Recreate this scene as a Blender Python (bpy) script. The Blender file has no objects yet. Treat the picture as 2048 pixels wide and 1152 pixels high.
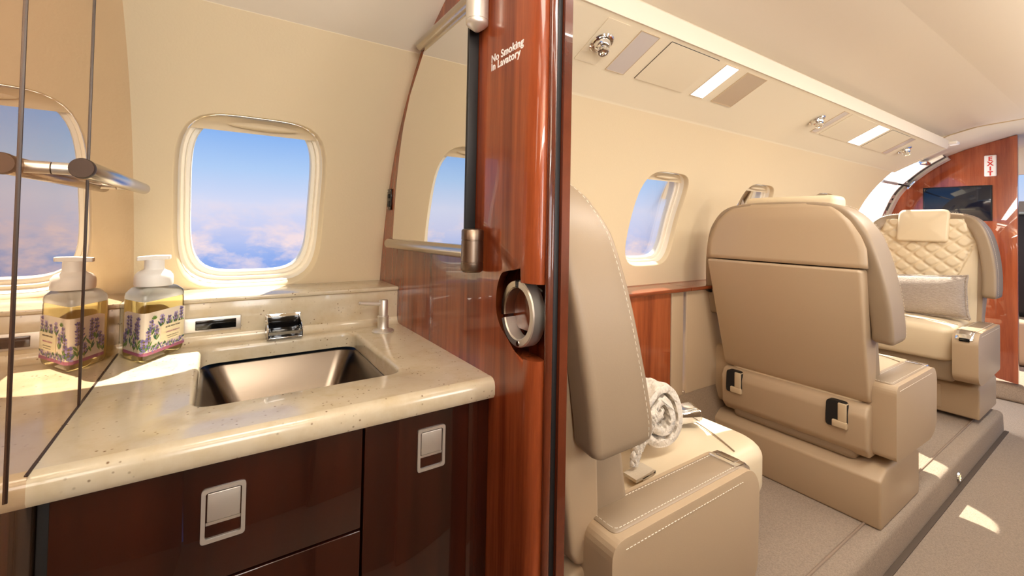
import bpy, bmesh, math, random
import numpy as np
from mathutils import Vector, Matrix
random.seed(7)
SC = bpy.context.scene
COL = SC.collection
R = math.radians

# ------------------------------------------------------------------ camera
cam_d = bpy.data.cameras.new('camera')
cam = bpy.data.objects.new('camera', cam_d); COL.objects.link(cam)
yaw, pitch, roll = R(33.835), R(1.1417), R(1.1053)
fw = Vector((math.sin(yaw)*math.cos(pitch), math.cos(yaw)*math.cos(pitch), math.sin(pitch)))
r0 = Vector((math.cos(yaw), -math.sin(yaw), 0)); u0 = r0.cross(fw)
rt = math.cos(roll)*r0 + math.sin(roll)*u0
up = -math.sin(roll)*r0 + math.cos(roll)*u0
CAMZ = 1.08
m = Matrix((rt, up, -fw)).transposed().to_4x4(); m.translation = (0, 0, CAMZ)
cam.matrix_world = m
cam_d.sensor_width = 36; cam_d.lens = 36*875.94/2048
cam_d.shift_y = -(576-434.05)/2048
cam_d.clip_start = .02; cam_d.clip_end = 500
SC.camera = cam
SC.view_settings.view_transform = 'Standard'; SC.view_settings.look = 'None'
SC.view_settings.gamma = 1; SC.view_settings.use_curve_mapping = False
SC.view_settings.exposure = 0.3
try:
    SC.cycles.max_bounces = 10; SC.cycles.diffuse_bounces = 5; SC.cycles.glossy_bounces = 5
    SC.cycles.transparent_max_bounces = 16; SC.cycles.caustics_reflective = False; SC.cycles.caustics_refractive = False
    SC.cycles.sample_clamp_indirect = 6; SC.cycles.use_denoising = True
except Exception: pass

def lin(c):
    return tuple(((x/255)/12.92 if x/255 <= .04045 else ((x/255+.055)/1.055)**2.4) for x in c)

# ------------------------------------------------------------------ sky (above the clouds)
w = bpy.data.worlds.new('sky'); SC.world = w; w.use_nodes = True
nt = w.node_tree; nt.nodes.clear()
def N(nt, t, **kw):
    n = nt.nodes.new(t)
    for k, v in kw.items(): setattr(n, k, v)
    return n
out = N(nt, 'ShaderNodeOutputWorld'); bg = N(nt, 'ShaderNodeBackground')
tc = N(nt, 'ShaderNodeTexCoord'); sep = N(nt, 'ShaderNodeSeparateXYZ')
nt.links.new(tc.outputs['Generated'], sep.inputs[0])
mr = N(nt, 'ShaderNodeMapRange'); mr.inputs[1].default_value = -.2; mr.inputs[2].default_value = .4
nt.links.new(sep.outputs[2], mr.inputs[0])
cr = N(nt, 'ShaderNodeValToRGB'); nt.links.new(mr.outputs[0], cr.inputs[0])
stops = [(0, (70, 130, 222)), (.14, (104, 152, 232)), (.22, (150, 178, 238)), (.31, (206, 210, 242)), (.39, (214, 220, 246)), (.50, (176, 206, 246)), (.70, (104, 162, 238)), (1, (168, 194, 234))]
el = cr.color_ramp.elements
while len(el) < len(stops): el.new(.5)
for e, (p, c) in zip(el, stops): e.position = p; e.color = (*lin(c), 1)
mp = N(nt, 'ShaderNodeMapping'); mp.inputs['Scale'].default_value = (1, 1, 1.9)
nt.links.new(tc.outputs['Generated'], mp.inputs[0])
nz = N(nt, 'ShaderNodeTexNoise'); nz.inputs['Scale'].default_value = 11; nz.inputs['Detail'].default_value = 10; nz.inputs['Roughness'].default_value = .6
nt.links.new(mp.outputs[0], nz.inputs[0])
# clouds only in a band below the horizon line
band = N(nt, 'ShaderNodeValToRGB'); nt.links.new(mr.outputs[0], band.inputs[0])
be = band.color_ramp.elements
be[0].position = .10; be[0].color = (0, 0, 0, 1); be[1].position = .23; be[1].color = (1, 1, 1, 1)
e = be.new(.31); e.color = (.9, .9, .9, 1); e = be.new(.42); e.color = (0, 0, 0, 1)
th = N(nt, 'ShaderNodeMapRange'); th.inputs[1].default_value = .44; th.inputs[2].default_value = .62
nt.links.new(nz.outputs[0], th.inputs[0])
mu = N(nt, 'ShaderNodeMath', operation='MULTIPLY'); nt.links.new(th.outputs[0], mu.inputs[0]); nt.links.new(band.outputs[0], mu.inputs[1])
mx = N(nt, 'ShaderNodeMix', data_type='RGBA'); nt.links.new(mu.outputs[0], mx.inputs[0])
nt.links.new(cr.outputs[0], mx.inputs[6]); mx.inputs[7].default_value = (*lin((248, 226, 228)), 1)
nt.links.new(mx.outputs[2], bg.inputs[0]); bg.inputs[1].default_value = .82
nt.links.new(bg.outputs[0], out.inputs[0])

# ------------------------------------------------------------------ sun, daylight and added fill lamps
def light(name, kind, loc, target, energy, color=(1, 1, 1), sx=.2, sy=.2):
    l = bpy.data.lights.new(name, kind); o = bpy.data.objects.new(name, l); COL.objects.link(o)
    l.energy = energy; l.color = color; o.location = loc
    d = Vector(target)-Vector(loc)
    o.rotation_euler = d.to_track_quat('-Z', 'Y').to_euler()
    if kind == 'AREA': l.shape = 'RECTANGLE'; l.size = sx; l.size_y = sy
    return o
SUN = Vector((-.35, -.50, -.80)).normalized()
s = light('sun', 'SUN', -SUN*5, (0, 0, 0), 11, (1, .93, .8)); s.data.angle = R(.55)
DAY = (1, .97, .93); WARM = (1, .95, .88)
for i, x in enumerate((.735, 1.40, 2.07, 2.74)):
    light('window_daylight', 'AREA', (x, -.47, 1.11), (x, 1, 1.2), 2.6, DAY, .24, .33)
light('lavatory_window_daylight', 'AREA', (.064, -.47, 1.11), (.064, 1, 1.15), 2.4, DAY, .24, .33)
light('door_daylight', 'AREA', (3.68, 1.45, 1.15), (3.5, 0, .8), 22, DAY, .6, .6)
light('added_hangar_fill', 'AREA', (11.5, 4.2, 5.5), (14, 4.1, 2), 900, (1, 1, 1), 2, 2)  # added lamp, only there to whiten the hangar wall beyond the doorway
light('added_cabin_fill', 'AREA', (1.9, .22, 1.625), (1.9, .22, 0), 15, WARM, 2.6, .12)  # added downlight that brightens the cabin, no visible fitting
light('added_cabin_uplight', 'AREA', (1.85, .07, 1.58), (1.85, .33, 1.75), 7, WARM, 2.7, .05)  # uplight added to brighten the ceiling; the real cove is unlit
light('added_lavatory_uplight', 'AREA', (.10, -.16, 1.34), (.10, .26, 1.85), 4.6, (1, .95, .88), .4, .10)  # added strip, out of view, aimed up to brighten the lavatory ceiling
light('added_lavatory_fill', 'AREA', (.10, .22, 1.575), (.12, .45, 0), 2.2, (1, .92, .80), .25, .25)  # unseen lamp added to lift the lavatory walls and partition

# ------------------------------------------------------------------ materials
MATS = {}
def mat(name, rgb, rough=.5, metal=0, coat=0, ior=1.5, spec=.5, bump=None, var=None, coat_rough=.03, sheen=0, emit=None, stretch=(1, 1, 1)):
    if name in MATS: return MATS[name]
    M = bpy.data.materials.new(name); M.use_nodes = True; t = M.node_tree
    b = t.nodes['Principled BSDF']
    b.inputs['Base Color'].default_value = (*lin(rgb), 1); b.inputs['Roughness'].default_value = rough
    b.inputs['Metallic'].default_value = metal; b.inputs['IOR'].default_value = ior
    b.inputs['Specular IOR Level'].default_value = spec
    b.inputs['Coat Weight'].default_value = coat; b.inputs['Coat Roughness'].default_value = coat_rough
    if sheen: b.inputs['Sheen Weight'].default_value = sheen
    if emit: b.inputs['Emission Color'].default_value = (*lin(emit[0]), 1); b.inputs['Emission Strength'].default_value = emit[1]
    c = N(t, 'ShaderNodeTexCoord'); mpp = N(t, 'ShaderNodeMapping'); mpp.inputs['Scale'].default_value = stretch
    t.links.new(c.outputs['Object'], mpp.inputs[0])
    if var:   # (scale, other colour, low, high)
        n = N(t, 'ShaderNodeTexNoise'); n.inputs['Scale'].default_value = var[0]; n.inputs['Detail'].default_value = 6; n.inputs['Roughness'].default_value = .65
        t.links.new(mpp.outputs[0], n.inputs[0])
        r_ = N(t, 'ShaderNodeMapRange'); r_.inputs[1].default_value = var[2]; r_.inputs[2].default_value = var[3]
        t.links.new(n.outputs[0], r_.inputs[0])
        x = N(t, 'ShaderNodeMix', data_type='RGBA'); x.inputs[6].default_value = (*lin(rgb), 1); x.inputs[7].default_value = (*lin(var[1]), 1)
        t.links.new(r_.outputs[0], x.inputs[0]); t.links.new(x.outputs[2], b.inputs['Base Color'])
        M['mixnode'] = x.name
    if bump:  # (scale, strength, distance)
        n = N(t, 'ShaderNodeTexNoise'); n.inputs['Scale'].default_value = bump[0]; n.inputs['Detail'].default_value = 4
        t.links.new(mpp.outputs[0], n.inputs[0])
        bp = N(t, 'ShaderNodeBump'); bp.inputs['Strength'].default_value = bump[1]; bp.inputs['Distance'].default_value = bump[2]
        t.links.new(n.outputs[0], bp.inputs['Height']); t.links.new(bp.outputs[0], b.inputs['Normal'])
    MATS[name] = M
    return M

def wood(name, dark, light_, rough=.25, coat=1.0, gscale=(1, 14, .6), ior=1.5, coat_ior=1.6, fine=60):
    M = bpy.data.materials.new(name); M.use_nodes = True; t = M.node_tree; b = t.nodes['Principled BSDF']
    c = N(t, 'ShaderNodeTexCoord'); mpp = N(t, 'ShaderNodeMapping'); mpp.inputs['Scale'].default_value = gscale
    t.links.new(c.outputs['Object'], mpp.inputs[0])
    n1 = N(t, 'ShaderNodeTexNoise'); n1.inputs['Scale'].default_value = 2.2; n1.inputs['Detail'].default_value = 5; n1.inputs['Distortion'].default_value = .5
    n2 = N(t, 'ShaderNodeTexNoise'); n2.inputs['Scale'].default_value = fine/4; n2.inputs['Detail'].default_value = 8; n2.inputs['Roughness'].default_value = .7
    t.links.new(mpp.outputs[0], n1.inputs[0]); t.links.new(mpp.outputs[0], n2.inputs[0])
    ad = N(t, 'ShaderNodeMath', operation='MULTIPLY_ADD'); ad.inputs[1].default_value = .55
    t.links.new(n2.outputs[0], ad.inputs[0]); t.links.new(n1.outputs[0], ad.inputs[2])
    mr_ = N(t, 'ShaderNodeMapRange'); mr_.inputs[1].default_value = .55; mr_.inputs[2].default_value = 1.0
    t.links.new(ad.outputs[0], mr_.inputs[0])
    x = N(t, 'ShaderNodeMix', data_type='RGBA'); x.inputs[6].default_value = (*lin(dark), 1); x.inputs[7].default_value = (*lin(light_), 1)
    t.links.new(mr_.outputs[0], x.inputs[0]); t.links.new(x.outputs[2], b.inputs['Base Color'])
    b.inputs['Roughness'].default_value = rough; b.inputs['Coat Weight'].default_value = coat
    b.inputs['Coat Roughness'].default_value = .015; b.inputs['Coat IOR'].default_value = coat_ior; b.inputs['Specular IOR Level'].default_value = .3
    MATS[name] = M
    return M

WOOD = wood('mahogany_gloss', (108, 42, 18), (164, 80, 42), coat=.7, coat_ior=1.45)
WOODT = wood('mahogany_trim_shaded', (72, 28, 13), (112, 50, 26), coat_ior=1.5)  # same mahogany, darkened: shade on the partition edge put into the colour
WOODV = wood('mahogany_side_panel', (120, 50, 22), (176, 90, 48), gscale=(12, 1, .5), coat_ior=1.5)
WOODX = wood('mahogany_gloss_dark', (34, 11, 6), (60, 23, 12), gscale=(14, 1, .6), coat_ior=1.5)
WOODL = wood('mahogany_ledge', (104, 42, 18), (158, 78, 40), gscale=(.6, 10, 10), coat_ior=1.7)
WOODR = wood('mahogany_bulkhead', (136, 58, 30), (184, 96, 56), gscale=(1, 9, .5), coat_ior=1.7)
VINYL = mat('cream_wall_vinyl', (226, 208, 174), .62, bump=(220, .12, .002))
VINYL2 = mat('cream_panel', (230, 217, 190), .55, bump=(260, .08, .001))
CEIL = mat('ceiling_cream', (232, 220, 200), .5, bump=(200, .06, .001))
TRIMW = mat('window_trim_ivory', (250, 242, 226), .42)
FRAMEW = mat('window_frame_white', (246, 242, 232), .35)
SHADE = mat('window_shade_beige', (214, 196, 164), .6)
LEATH = mat('taupe_leather', (186, 162, 132), .42, bump=(420, .1, .001))
LEATHD = mat('taupe_leather_shaded', (156, 136, 112), .42, bump=(420, .1, .001))  # darker copy of the taupe leather, shade on the seat sides coloured in
CREAM = mat('cream_leather', (226, 208, 176), .42, bump=(420, .1, .001))
PLAST = mat('beige_plastic', (206, 184, 150), .5)
STITCH = mat('stitch_thread', (240, 230, 212), .8)
CARPET = mat('beige_carpet', (206, 182, 154), .95, bump=(650, 1, .006), var=(240, (168, 142, 116), .35, .7), sheen=.3)
CARPETD = mat('dado_carpet', (166, 142, 116), .95, bump=(650, .8, .004), var=(300, (136, 114, 92), .35, .7))  # browner than the floor carpet, warm bounced light put into the colour
STEEL = mat('brushed_steel', (190, 180, 168), .24, 1, bump=(90, .03, .001), stretch=(1, 1, 30))
SINKM = mat('sink_steel', (118, 106, 94), .24, 1, bump=(60, .04, .001), stretch=(1, 40, 40))
NICKEL = mat('satin_nickel', (226, 219, 208), .38, .75)
CHROME = mat('polished_chrome', (235, 235, 235), .05, 1)
PEWTER = mat('pewter_hub', (132, 116, 102), .35, 1)
BLACK = mat('black_rubber', (14, 14, 16), .5)
BLACKG = mat('black_gloss', (10, 10, 12), .08)
DARK = mat('dark_recess', (24, 20, 18), .6)
WHITEP = mat('white_plastic', (248, 244, 238), .4)
SCREEN = mat('screen_glass', (20, 26, 38), .06, spec=.7)
KNIT = mat('cream_knit', (226, 214, 196), .95, sheen=.4, bump=(120, .8, .006))
CHEN = mat('chenille', (178, 162, 148), .95, sheen=.3, bump=(90, 1, .012), stretch=(1, 1, 4), var=(70, (196, 182, 170), .4, .65))
STONE = mat('travertine_counter', (222, 207, 178), .20, coat=.35, var=(22, (208, 188, 150), .45, .75), coat_rough=.06)
RED = mat('red_paint', (214, 40, 34), .5)
MIRROR = mat('mirror_glass', (246, 244, 240), .005, 1)
PUMPW = mat('frosted_pump_white', (250, 246, 238), .5)
LAMPON = mat('lit_lamp_lens', (255, 255, 255), .3, emit=((255, 252, 246), 1.1))
LAMPOFF = mat('lamp_lens', (205, 196, 190), .25)
LAMPTAN = mat('tan_lens', (192, 172, 146), .3)
SEATBELT = mat('belt_webbing', (196, 180, 156), .8, bump=(300, .4, .002))
PAPER = mat('label_paper', (240, 226, 206), .6)
PAPER2 = mat('label_cream', (244, 230, 190), .6)
PURPLE = mat('label_plum', (166, 98, 128), .6)
LAV = mat('lavender_bloom', (122, 108, 164), .6); LAV2 = mat('lilac_bloom', (168, 150, 196), .6)
GREEN = mat('label_green', (104, 138, 62), .6); GREEN2 = mat('label_sage', (66, 110, 84), .6); STEM = mat('label_stem', (186, 186, 84), .6)
OLIVE = mat('label_olive', (110, 96, 48), .6); INK = mat('label_ink', (70, 52, 40), .6)
DOORW = mat('white_aircraft_paint', (246, 246, 246), .3)
# speckles of the stone
def speckle(M):
    t = M.node_tree; b = t.nodes['Principled BSDF']; x = t.nodes[M['mixnode']]
    c = N(t, 'ShaderNodeTexCoord'); v = N(t, 'ShaderNodeTexVoronoi'); v.inputs['Scale'].default_value = 120
    t.links.new(c.outputs['Object'], v.inputs[0])
    n = N(t, 'ShaderNodeTexNoise'); n.inputs['Scale'].default_value = 30; t.links.new(c.outputs['Object'], n.inputs[0])
    s1 = N(t, 'ShaderNodeMapRange'); s1.inputs[1].default_value = .20; s1.inputs[2].default_value = .08; t.links.new(v.outputs['Distance'], s1.inputs[0])
    s2 = N(t, 'ShaderNodeMapRange'); s2.inputs[1].default_value = .47; s2.inputs[2].default_value = .60; t.links.new(n.outputs[0], s2.inputs[0])
    mm = N(t, 'ShaderNodeMath', operation='MULTIPLY'); t.links.new(s1.outputs[0], mm.inputs[0]); t.links.new(s2.outputs[0], mm.inputs[1])
    y = N(t, 'ShaderNodeMix', data_type='RGBA'); t.links.new(mm.outputs[0], y.inputs[0]); t.links.new(x.outputs[2], y.inputs[6])
    y.inputs[7].default_value = (*lin((120, 88, 56)), 1); t.links.new(y.outputs[2], b.inputs['Base Color'])
speckle(STONE)
def mixmat(name, base, tint, amount, ior, transparent=None, translucent=None, gloss_rough=.01):
    M = bpy.data.materials.new(name); M.use_nodes = True; t = M.node_tree; t.nodes.clear()
    o = N(t, 'ShaderNodeOutputMaterial'); g = N(t, 'ShaderNodeBsdfGlossy'); g.inputs['Color'].default_value = (*lin(tint), 1); g.inputs['Roughness'].default_value = gloss_rough
    f = N(t, 'ShaderNodeFresnel'); f.inputs['IOR'].default_value = ior
    ad = N(t, 'ShaderNodeMath', operation='ADD', use_clamp=True); ad.inputs[1].default_value = amount; t.links.new(f.outputs[0], ad.inputs[0])
    if transparent:
        d = N(t, 'ShaderNodeBsdfTransparent'); d.inputs[0].default_value = (*lin(transparent), 1)
        if translucent:
            tr = N(t, 'ShaderNodeBsdfTranslucent'); tr.inputs[0].default_value = (*lin(translucent[0]), 1)
            mm = N(t, 'ShaderNodeMixShader'); mm.inputs[0].default_value = translucent[1]
            t.links.new(d.outputs[0], mm.inputs[1]); t.links.new(tr.outputs[0], mm.inputs[2]); d = mm
    else:
        d = N(t, 'ShaderNodeBsdfDiffuse'); d.inputs[0].default_value = (*lin(base), 1)
    ms = N(t, 'ShaderNodeMixShader'); t.links.new(ad.outputs[0], ms.inputs[0]); t.links.new(d.outputs[0], ms.inputs[1]); t.links.new(g.outputs[0], ms.inputs[2])
    t.links.new(ms.outputs[0], o.inputs[0]); MATS[name] = M
    return M
LACQ = mixmat('bronze_mirror_lacquer', (158, 118, 90), (242, 228, 214), .47, 1.6)
GLASS = mixmat('window_glass', None, (255, 255, 255), 0, 1.2, transparent=(255, 255, 255))
SOAP = mixmat('golden_soap', None, (255, 255, 255), .02, 1.4, transparent=(255, 246, 214), translucent=((255, 234, 170), .42), gloss_rough=.05)
FOAM = mixmat('clear_foamy_plastic', None, (255, 255, 255), .05, 1.4, transparent=(255, 250, 240), translucent=((255, 254, 250), .9), gloss_rough=.2)

# ------------------------------------------------------------------ mesh helpers
def rbox(bm, x0, x1, y0, y1, z0, z1, r=.004, seg=3):
    vs = bmesh.ops.create_cube(bm, size=1)['verts']
    for v in vs: v.co = Vector(((x0+x1)/2+v.co.x*(x1-x0), (y0+y1)/2+v.co.y*(y1-y0), (z0+z1)/2+v.co.z*(z1-z0)))
    if r > 0:
        es = list({e for v in vs for e in v.link_edges})
        r = min(r, .49*min(x1-x0, y1-y0, z1-z0))
        bmesh.ops.bevel(bm, geom=es, offset=r, segments=seg, profile=.5, affect='EDGES', clamp_overlap=True)
    return bm
def B(*a, **k): return rbox(bmesh.new(), *a, **k)
def loft(bm, rings, closed=True, caps=True):
    V = [[bm.verts.new(p) for p in r_] for r_ in rings]
    n = len(V[0])
    for a, b in zip(V, V[1:]):
        for i in range(n if closed else n-1):
            j = (i+1) % n
            bm.faces.new((a[i], a[j], b[j], b[i]))
    if caps and closed:
        bm.faces.new(V[0][::-1]); bm.faces.new(V[-1])
    return bm
def frame_axes(d):
    d = d.normalized(); a = Vector((0, 0, 1)) if abs(d.z) < .9 else Vector((1, 0, 0))
    u = d.cross(a).normalized(); return u, u.cross(d).normalized()
def tube(bm, pts, r, seg=12, caps=True):
    pts = [Vector(p) for p in pts]; rings = []
    rr = r if isinstance(r, (list, tuple)) else [r]*len(pts)
    u = None
    for i, p in enumerate(pts):
        d = (pts[min(i+1, len(pts)-1)]-pts[max(i-1, 0)]).normalized()
        if u is None: u, _ = frame_axes(d)
        u = (u-d*u.dot(d)).normalized(); v = d.cross(u)
        rings.append([p+(u*math.cos(t)+v*math.sin(t))*rr[i] for t in [2*math.pi*k/seg for k in range(seg)]])
    return loft(bm, rings, True, caps)
def lathe(bm, prof, origin=(0, 0, 0), axis=(0, 0, 1), seg=32):
    """prof: (radius, height) along axis"""
    o = Vector(origin); d = Vector(axis).normalized(); u, v = frame_axes(d)
    rings = [[o+d*h+(u*math.cos(t)+v*math.sin(t))*max(rad, 1e-5) for t in [2*math.pi*k/seg for k in range(seg)]] for rad, h in prof]
    return loft(bm, rings, True, True)
def prism(bm, pts, off, r=0, seg=3):
    """extrude polygon (3D points) by vector off, bevelled"""
    a = [bm.verts.new(p) for p in pts]; f = bm.faces.new(a)
    g = bmesh.ops.extrude_face_region(bm, geom=[f])
    nv = [x for x in g['geom'] if isinstance(x, bmesh.types.BMVert)]
    bmesh.ops.translate(bm, verts=nv, vec=Vector(off))
    if r > 0:
        es = list({e for v in a+nv for e in v.link_edges})
        bmesh.ops.bevel(bm, geom=es, offset=r, segments=seg, profile=.5, affect='EDGES', clamp_overlap=True)
    return bm
def fillet(poly, rad, n=5):
    """2D polygon with rounded corners; rad may be list"""
    res = []; k = len(poly)
    for i in range(k):
        p = Vector(poly[i]); a = Vector(poly[i-1]); b = Vector(poly[(i+1) % k])
        r_ = rad[i] if isinstance(rad, (list, tuple)) else rad
        if r_ <= 0: res.append(tuple(p)); continue
        da = (a-p); db = (b-p); r_ = min(r_, da.length*.49, db.length*.49)
        s_, e_ = p+da.normalized()*r_, p+db.normalized()*r_
        for j in range(n+1):
            t = j/n; res.append(tuple(s_*(1-t)**2+p*2*t*(1-t)+e_*t*t))
    return res
def grid(bm, nu, nv, fn):
    V = [[bm.verts.new(fn(i/nu, j/nv)) for j in range(nv+1)] for i in range(nu+1)]
    for i in range(nu):
        for j in range(nv): bm.faces.new((V[i][j], V[i+1][j], V[i+1][j+1], V[i][j+1]))
    return bm

def obj(name, bm, material, parent=None, smooth=True, local=False, subsurf=0, angle=40):
    bmesh.ops.recalc_face_normals(bm, faces=bm.faces)
    me = bpy.data.meshes.new(name)
    o = bpy.data.objects.new(name, me); COL.objects.link(o)
    if parent is not None:
        o.parent = parent
        if not local:
            root = parent
            while root.parent: root = root.parent
            bmesh.ops.translate(bm, verts=bm.verts, vec=-root.location)
    elif not local and len(bm.verts):
        c = [v.co for v in bm.verts]
        lo = Vector([min(p[i] for p in c) for i in range(3)]); hi = Vector([max(p[i] for p in c) for i in range(3)])
        base = Vector(((lo.x+hi.x)/2, (lo.y+hi.y)/2, lo.z))
        bmesh.ops.translate(bm, verts=bm.verts, vec=-base); o.location = base
    bm.to_mesh(me); bm.free()
    me.materials.append(material)
    if smooth:
        for p in me.polygons: p.use_smooth = True
        me.set_sharp_from_angle(angle=R(angle))
    if subsurf:
        md = o.modifiers.new('subdivision', 'SUBSURF'); md.levels = subsurf; md.render_levels = subsurf
    return o
def tag(o, label, cat, group=None):
    o['label'] = label; o['category'] = cat
    if group: o['group'] = group
    return o
def thing(name, label, cat, loc=(0, 0, 0), group=None, rotz=0):
    o = bpy.data.objects.new(name, None); COL.objects.link(o); o.location = loc; o.rotation_euler = (0, 0, rotz)
    o.empty_display_size = .05
    return tag(o, label, cat, group)
def struct(name, bm, m_, parent=None, **k):
    o = obj(name, bm, m_, parent, **k)
    if parent is None: o['kind'] = 'structure'
    return o
def text_bm(body, size, origin, xdir, ydir, depth=.0004, align='LEFT', spacing=1.0, bold=0.0):
    cu = bpy.data.curves.new('lettering', 'FONT'); cu.body = body; cu.size = size; cu.align_x = align
    cu.extrude = depth/size*size/2; cu.space_character = spacing; cu.offset = bold; cu.space_line = .8
    to = bpy.data.objects.new('lettering', cu); COL.objects.link(to)
    dg = bpy.context.evaluated_depsgraph_get(); dg.update()
    me = bpy.data.meshes.new_from_object(to.evaluated_get(dg))
    bpy.data.objects.remove(to); bpy.data.curves.remove(cu)
    bm = bmesh.new(); bm.from_mesh(me); bpy.data.meshes.remove(me)
    X = Vector(xdir).normalized(); Y = Vector(ydir).normalized(); Z = X.cross(Y); o = Vector(origin)
    for v in bm.verts: v.co = o+X*v.co.x+Y*v.co.y+Z*v.co.z
    return bm

# ------------------------------------------------------------------ fuselage profile
_pz = [.70, .80, .85, .93, 1.02, 1.115, 1.19, 1.25, 1.32, 1.39, 1.446]
_py = [1.147, 1.149, 1.148, 1.134, 1.119, 1.097, 1.070, 1.042, 1.000, .945, .893]
_cf = np.polyfit(np.array(_pz)-1.1, _py, 4); _cd = np.polyder(_cf)
def PY(z): return float(np.polyval(_cf, z-1.1))
def PN(z):
    d = float(np.polyval(_cd, z-1.1)); n = Vector((0, 1, -d)); return n.normalized()
YC = .37                                  # cabin centre line
FLOOR, LEDGE = .07, .17
XP = .352                                 # lavatory partition
WX = [.064, .735, 1.403, 2.072, 2.740]
WA, WB, WZ = .1415, .1795, 1.1105         # window half sizes and centre height
WN = 4.3
Z0, Z1 = .80, 1.446
def sup(a, b, t, n=WN):
    c, s_ = math.cos(t), math.sin(t)
    k = (abs(c/a)**n+abs(s_/b)**n)**(-1/n); return c*k, s_*k
def wall_mesh(side=1, xs=(-.2, 3.30)):
    bm = bmesh.new()
    def P(x, z, d=0):
        y = PY(z); n = PN(z); q = Vector((x, y, z))+n*d
        if side < 0: q.y = 2*YC-q.y
        return q
    edges = [xs[0]]
    for a, b in zip(WX, WX[1:]): edges.append((a+b)/2)
    edges.append(3.075)
    for i, xc in enumerate(WX):
        x0, x1 = edges[i], edges[i+1]
        angs = set(2*math.pi*k/72 for k in range(72))
        for cx in (x0, x1):
            for cz in (Z0, Z1): angs.add(math.atan2(cz-WZ, cx-xc) % (2*math.pi))
        angs = sorted(angs); rings = []
        K = 9
        for k in range(K+1):
            f = k/K; ring = []
            for t in angs:
                ix, iz = sup(WA, WB, t)
                c, s_ = math.cos(t), math.sin(t)
                tx = ((x1-xc)/c if c > 1e-9 else (x0-xc)/c if c < -1e-9 else 1e9)
                tz = ((Z1-WZ)/s_ if s_ > 1e-9 else (Z0-WZ)/s_ if s_ < -1e-9 else 1e9)
                q = min(tx, tz); ox, oz = c*q, s_*q
                g = f**1.3
                ring.append(P(xc+ox*(1-g)+ix*g, WZ+oz*(1-g)+iz*g))
            rings.append(ring)
        # rolled edge of the opening
        for ins, d in ((.002, .002), (.005, .008), (.008, .018)):
            rings.append([P(xc+sup(WA-ins, WB-ins, t)[0], WZ+sup(WA-ins, WB-ins, t)[1], d) for t in angs])
        loft(bm, rings, True, False)
    grid(bm, 4, 30, lambda u, v: P(3.075+(xs[1]-3.075)*u, Z0+(Z1-Z0)*v))
    bmesh.ops.remove_doubles(bm, verts=bm.verts, dist=1e-5)
    return bm
def wall_normals(o, side):
    me = o.data; ns = []
    for v in me.vertices:
        p = v.co+o.location; y = p.y if side > 0 else 2*YC-p.y; n = v.normal.copy()
        if abs(y-PY(p.z)) < 1e-5:
            q = PN(p.z)
            if side < 0: q.y = -q.y
            n = q if q.dot(n) > 0 else -q
        ns.append(n)
    me.normals_split_custom_set_from_vertices(ns)
wall_normals(struct('wall_left', wall_mesh(1), VINYL, angle=180), 1)
wall_normals(struct('wall_right', wall_mesh(-1), VINYL, angle=180), -1)
struct('wall_right_lower', B(-.134, .41, -.44, -.40, FLOOR, .80, r=0), LEATHD)

def window(i, xc):
    def P(x, z, d):
        return Vector((x, PY(z), z))+PN(z)*d
    T = [2*math.pi*k/80 for k in range(80)]
    def ring(ins, d, insz=None):
        insz = ins if insz is None else insz
        return [P(xc+sup(WA-ins, WB-insz, t)[0], WZ+sup(WA-ins, WB-insz, t)[1], d) for t in T]
    bm = bmesh.new()
    loft(bm, [ring(.008, .016), ring(.011, .030), ring(.0125, .033), ring(.017, .033), ring(.018, .036), ring(.0185, .046)], True, False)
    root = struct('window_%d' % i, bm, TRIMW, angle=30)
    bm = bmesh.new()
    loft(bm, [ring(.0175, .044, .0165), ring(.020, .041, .018), ring(.026, .041, .023), ring(.028, .044, .026), ring(.0285, .062, .0265)], True, False)
    obj('frame', bm, FRAMEW, root, angle=30)
    bm = bmesh.new()
    r1 = ring(.027, .056, .025); vs = [bm.verts.new(p) for p in r1]; c = bm.verts.new(P(xc, WZ, .056))
    for k in range(len(vs)): bm.faces.new((vs[k], vs[(k+1) % len(vs)], c))
    obj('pane', bm, GLASS, root)
    # pull-down shade showing at the top of the opening
    bm = bmesh.new()
    def sh(u, v):
        z = WZ+WB-.014-v*.026; hw = None
        # half width of the opening at this height
        q = max(0, 1-abs((z-WZ)/(WB-.010))**WN)**(1/WN)*(WA-.010)
        return P(xc+(u*2-1)*q, z, .026+.004*math.sin(v*math.pi))
    grid(bm, 30, 5, sh)
    sd = obj('shade', bm, SHADE, root)
    bm = bmesh.new()
    grid(bm, 24, 8, lambda u, v: P(xc+.012+(u-.5)*.13*math.sin(max(.02, v)*math.pi)**.6, WZ+WB-.026-(v-.5)*.014, .0235-.006*math.sin(v*math.pi)*math.sin(u*math.pi)))
    obj('finger_pull', bm, SHADE, sd)
for i, x in enumerate(WX): window(i+1, x)

# ------------------------------------------------------------------ ceilings
def strip(x0, x1, pts, nx=2):
    bm = bmesh.new()
    loft(bm, [[Vector((x0+(x1-x0)*k/nx, y, z)) for y, z in pts] for k in range(nx+1)], False, False)
    return bm
def arc(pts, n=8):
    """Catmull-Rom through 2D points"""
    out_ = []; p = [Vector(q) for q in pts]; p = [p[0]*2-p[1]]+p+[p[-1]*2-p[-2]]
    for i in range(1, len(p)-2):
        for k in range(n):
            t = k/n
            out_.append(.5*((2*p[i])+(p[i+1]-p[i-1])*t+(2*p[i-1]-5*p[i]+4*p[i+1]-p[i+2])*t*t+(3*p[i]-p[i-1]-3*p[i+1]+p[i+2])*t**3))
    out_.append(p[-2]); return [(q.x, q.y) for q in out_]
PSU0, PSU1 = Vector((0, .893, 1.446)), Vector((0, .674, 1.554))
half = arc([(.74, 1.600), (.66, 1.628), (.55, 1.654), (.37, 1.668)])
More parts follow.
